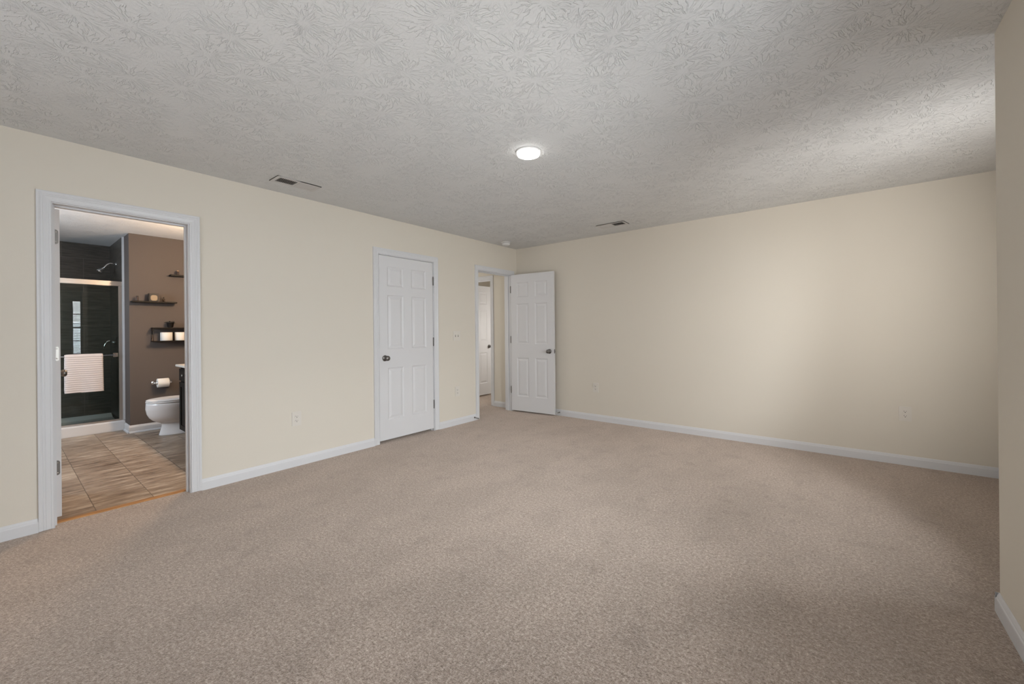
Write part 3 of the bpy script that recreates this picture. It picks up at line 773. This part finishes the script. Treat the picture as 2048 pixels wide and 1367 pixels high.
bm = NB(); loft(bm, [(.4005, .006, .46, .180, 2.6), (.403, .001, .46, .186, 2.6), (.413, .001, .46, .186, 2.6), (.416, .008, .455, .180, 2.6)]); obj('seat', bm, M_ACRYL, r)
bm = NB(); loft(bm, [(.4185, .010, .465, .178, 2.6), (.421, .004, .465, .184, 2.6), (.430, .005, .465, .184, 2.6), (.436, .015, .460, .176, 2.6), (.441, .05, .44, .15, 2.6), (.444, .12, .38, .09, 2.4)]); obj('lid', bm, M_ACRYL, r)
bm = NB(); add_box(bm, -.21, .21, .50, .69, .40, .75, bevel=.02); add_box(bm, -.16, .16, .45, .66, .36, .40, bevel=.01); obj('tank', bm, M_PORC, r)
bm = NB(); add_box(bm, -.22, .22, .49, .70, .752, .785, bevel=.01); obj('tank_lid', bm, M_PORC, r)
bm = NB(); add_tube(bm, [(-.16, .50, .68), (-.16, .48, .68), (-.10, .475, .675)], .007, 8); obj('flush_lever', bm, M_CHROME, r)

# ------------------------------------------------------------------ vanity
YF = -3.615; VX0, VX1 = -2.150, -.40
r = empty('bathroom_vanity', (VX0, YF, 0), label='dark espresso bathroom vanity with a pale countertop', cat='vanity')
W_ = VX1 - VX0
bm = NB(); add_box(bm, 0, W_, .020, .51, .085, .822); add_box(bm, .03, W_ - .03, .075, .50, -.008, .085); obj('cabinet_body', bm, M_DWOOD, r)
bm = NB(); add_box(bm, -.018, W_ + .018, -.028, .512, .826, .850, bevel=.004); tag(obj('countertop', bm, M_COUNTER, r), 'pale countertop')
def shaker(bm, x0, x1, z0, z1, st=.055):
    add_box(bm, x0, x0 + st, 0, .019, z0, z1, bevel=.0015); add_box(bm, x1 - st, x1, 0, .019, z0, z1, bevel=.0015)
    add_box(bm, x0 + st, x1 - st, 0, .019, z0, z0 + st, bevel=.0015); add_box(bm, x0 + st, x1 - st, 0, .019, z1 - st, z1, bevel=.0015)
    add_box(bm, x0 + st, x1 - st, .009, .019, z0 + st, z1 - st)
n = 4; dw = (W_ - .02) / n
for k in range(n):
    x0 = .01 + dw * k + .004; x1 = x0 + dw - .008
    bm = NB(); add_box(bm, x0, x1, 0, .019, .665, .800, bevel=.002); dd = obj('drawer_front', bm, M_DWOOD, r)
    bm = NB(); add_lathe(bm, [(0, 0), (.005, 0), (.005, .012), (.012, .018), (.012, .024), (0, .027)], 14, Matrix.Translation(((x0 + x1) / 2, 0, .733)) @ Matrix.Rotation(PI / 2, 4, 'X')); obj('drawer_knob', bm, M_NICKEL, dd)
    bm = NB(); shaker(bm, x0, x1, .100, .648); dd = obj('cabinet_door', bm, M_DWOOD, r)
    bm = NB(); xk = x1 - .03 if k % 2 == 0 else x0 + .03
    add_lathe(bm, [(0, 0), (.005, 0), (.005, .012), (.012, .018), (.012, .024), (0, .027)], 14, Matrix.Translation((xk, 0, .60)) @ Matrix.Rotation(PI / 2, 4, 'X')); obj('door_knob', bm, M_NICKEL, dd)

# ------------------------------------------------------------------ shelf wall (x = -2.95)
XW = -2.95
def shelf(y0, y1, z_, dep, label):
    r = empty('floating_shelf', (XW, (y0 + y1) / 2, z_), label=label, cat='shelf', group='dark shelves on the taupe bathroom wall')
    h = (y1 - y0) / 2
    bm = NB(); add_box(bm, 0, dep, -h, h, -.018, 0, bevel=.001); obj('board', bm, M_DWOOD, r)
    return r
s1 = shelf(-3.905, -3.475, 1.610, .110, 'dark floating shelf on its own, nearest the shower')
s2 = shelf(-3.535, -3.115, 1.965, .110, 'highest dark floating shelf, partly behind the door frame')
def bottle(name, loc, prof, m, label, cat='bottle', seg=20, extra=None):
    r = empty(name, loc, label=label, cat=cat)
    bm = NB(); add_lathe(bm, prof, seg); obj('body', bm, m, r)
    return r
b = bottle('brown_bottle', (XW + .055, -3.850, 1.610), [(0, 0), (.0125, 0), (.013, .003), (.013, .042), (.0115, .046), (.0115, .050), (0, .050)], M_BROWN, 'small dark brown bottle at the left end of the shelf', 'bottle')
bm = NB(); add_lathe(bm, [(.012, .050), (.012, .060), (.010, .062), (0, .062)], 16); obj('cap', bm, M_BLACK, b)
b = bottle('clear_bottle', (XW + .055, -3.600, 1.610), [(0, 0), (.011, 0), (.012, .003), (.012, .034), (.006, .042), (.006, .048)], M_SMALLGLASS, 'small clear glass bottle at the right end of the shelf', 'bottle')
bm = NB(); add_lathe(bm, [(.0065, .046), (.0075, .048), (.0075, .062), (0, .063)], 14); obj('stopper', bm, M_BLACK, b)
bm = NB(); add_lathe(bm, [(0, .002), (.0095, .002), (.0095, .022), (0, .022)], 14); obj('contents', bm, M_BROWN, b)
b = bottle('brown_bottle', (XW + .055, -3.455, 1.965), [(0, 0), (.014, 0), (.0145, .003), (.0145, .040), (.012, .044), (.012, .048), (0, .048)], M_BROWN, 'small brown bottle on the highest shelf', 'bottle')
bm = NB(); add_lathe(bm, [(.0125, .048), (.0125, .060), (0, .061)], 16); obj('cap', bm, M_CARD, b)
# black tin with a kraft label
r = empty('black_tin', (XW + .056, -3.7, 1.610), label='squat black tin with a rounded kraft label in the middle of the shelf', cat='tin')
bm = NB(); add_box(bm, -.028, .028, -.047, .047, 0, .092, bevel=.006); obj('body', bm, M_BLACK, r)
bm = NB(); add_box(bm, -.030, .030, -.050, .050, .090, .100, bevel=.004); obj('lid', bm, M_BLACK, r)
bm = NB(); add_prism(bm, rrect(-.030, .034, .010, .078, .022), .0282, .0292, 'x'); obj('label', bm, M_LABEL, r)

# box shelf with wire sides
y0, y1, z0, z1, dp = -3.718, -3.13, 1.104, 1.283, .128
r = empty('box_shelf', (XW, y0, z0), label='two-tier dark shelf with wire end frame holding paper rolls', cat='shelf')
bm = NB(); add_box(bm, 0, dp, 0, y1 - y0, z1 - z0 - .014, z1 - z0, bevel=.001); obj('top_board', bm, M_DWOOD, r)
bm = NB(); add_box(bm, 0, dp, 0, y1 - y0, 0, .012, bevel=.001); obj('bottom_board', bm, M_DWOOD, r)
for yy in (.004, y1 - y0 - .004):
    bm = NB(); hh = z1 - z0
    for xx in (.006, dp - .006): add_tube(bm, [(xx, yy, .012), (xx, yy, hh - .014)], .003, 6)
    for zz in (.05, .09, .13): add_tube(bm, [(.006, yy, zz), (dp - .006, yy, zz + .012)], .002, 6)
    add_tube(bm, [(.006, yy, .012), (dp - .006, yy, hh - .014)], .002, 6)
    obj('end_frame', bm, M_BLACK, r)
def roll(loc, label, rad=.060, hgt=.106, group='spare paper rolls on the shelf'):
    q = empty('paper_roll', loc, label=label, cat='toilet paper', group=group)
    bm = NB(); add_lathe(bm, [(.020, .001), (rad - .003, 0), (rad, .003), (rad, hgt - .003), (rad - .003, hgt), (.020, hgt - .001)], 36); obj('paper', bm, M_PAPER, q)
    bm = NB(); add_lathe(bm, [(.0200, .0), (.0200, hgt)], 24); add_lathe(bm, [(.0188, .0), (.0188, hgt)], 24); obj('core', bm, M_CARD, q)
    return q
roll((XW + .064, -3.578, z0 + .012), 'white paper roll standing in the box shelf, the left one')
roll((XW + .064, -3.436, z0 + .012), 'white paper roll standing in the box shelf, beside the door frame')
# potted plant
r = empty('potted_plant', (XW + .062, -3.538, z1), label='little dark plant in a flared black pot on the box shelf', cat='potted plant')
bm = NB(); add_lathe(bm, [(0, 0), (.026, 0), (.028, .004), (.038, .058), (.041, .060), (.041, .068), (.037, .069), (.035, .058), (0, .056)], 24); obj('pot', bm, M_BLACK, r)
bm = NB(); rnd = random.Random(3)
for k in range(26):
    an = rnd.uniform(0, 2 * PI); el = rnd.uniform(.1, 1.2); ln = rnd.uniform(.03, .058)
    d = Vector((math.cos(an) * math.cos(el), math.sin(an) * math.cos(el), math.sin(el) * .55))
    b0 = Vector((math.cos(an) * .012, math.sin(an) * .012, .056)); s_ = Vector((-math.sin(an), math.cos(an), 0)) * .006
    if b0.x + d.x * ln < -.055: continue
    p1 = b0 + d * ln * .55 + Vector((0, 0, .006)); p2 = b0 + d * ln
    vs = [bm.verts.new(v_) for v_ in (b0 - s_ * .3, b0 + s_ * .3, p1 + s_, p2, p1 - s_)]
    vt = [bm.verts.new(v_.co + Vector((0, 0, .0012))) for v_ in vs]
    bm.faces.new(vs); bm.faces.new(list(reversed(vt)))
    for i in range(5): bm.faces.new((vs[i], vs[(i + 1) % 5], vt[(i + 1) % 5], vt[i]))
obj('foliage', bm, M_TWIG, r)

# toilet paper holder with its roll
r = empty('paper_holder', (XW, -3.616, .585), label='chrome two-post toilet paper holder on the taupe wall', cat='toilet paper holder')
for s in (-1, 1):
    M = Matrix.Translation((0, s * .080, 0)) @ Matrix.Rotation(PI / 2, 4, 'Y')
    bm = NB(); add_lathe(bm, [(0, 0), (.026, 0), (.025, .005), (.014, .010), (.009, .014), (.008, .055), (.012, .060), (.014, .070), (.010, .078), (0, .079)], 22, M); obj('post', bm, M_CHROME, r)
bm = NB(); add_tube(bm, [(.068, -.080, 0), (.068, .080, 0)], .008, 12); obj('roller', bm, M_CHROME, r)
q = empty('paper_roll', (XW + .068, -3.616, .583), label='white paper roll hanging on the chrome holder', cat='toilet paper')
MY = Matrix.Rotation(PI / 2, 4, 'X'); RR = .056
bm = NB(); add_lathe(bm, [(.020, -.055), (RR - .002, -.056), (RR, -.054), (RR, .054), (RR - .002, .056), (.020, .055)], 40, MY); obj('paper', bm, M_PAPER, q)
bm = NB(); add_prism(bm, [(RR * .985, .0), (RR + .002, .002), (RR + .0015, -.012), (RR * .97, -.013)], -.055, .055, 'y')
for v in bm.verts: pass
obj('loose_sheet', bm, M_PAPER, q)
bm = NB(); add_lathe(bm, [(.0200, -.056), (.0200, .056)], 24, MY); add_lathe(bm, [(.0188, -.056), (.0188, .056)], 24, MY); obj('core', bm, M_CARD, q)
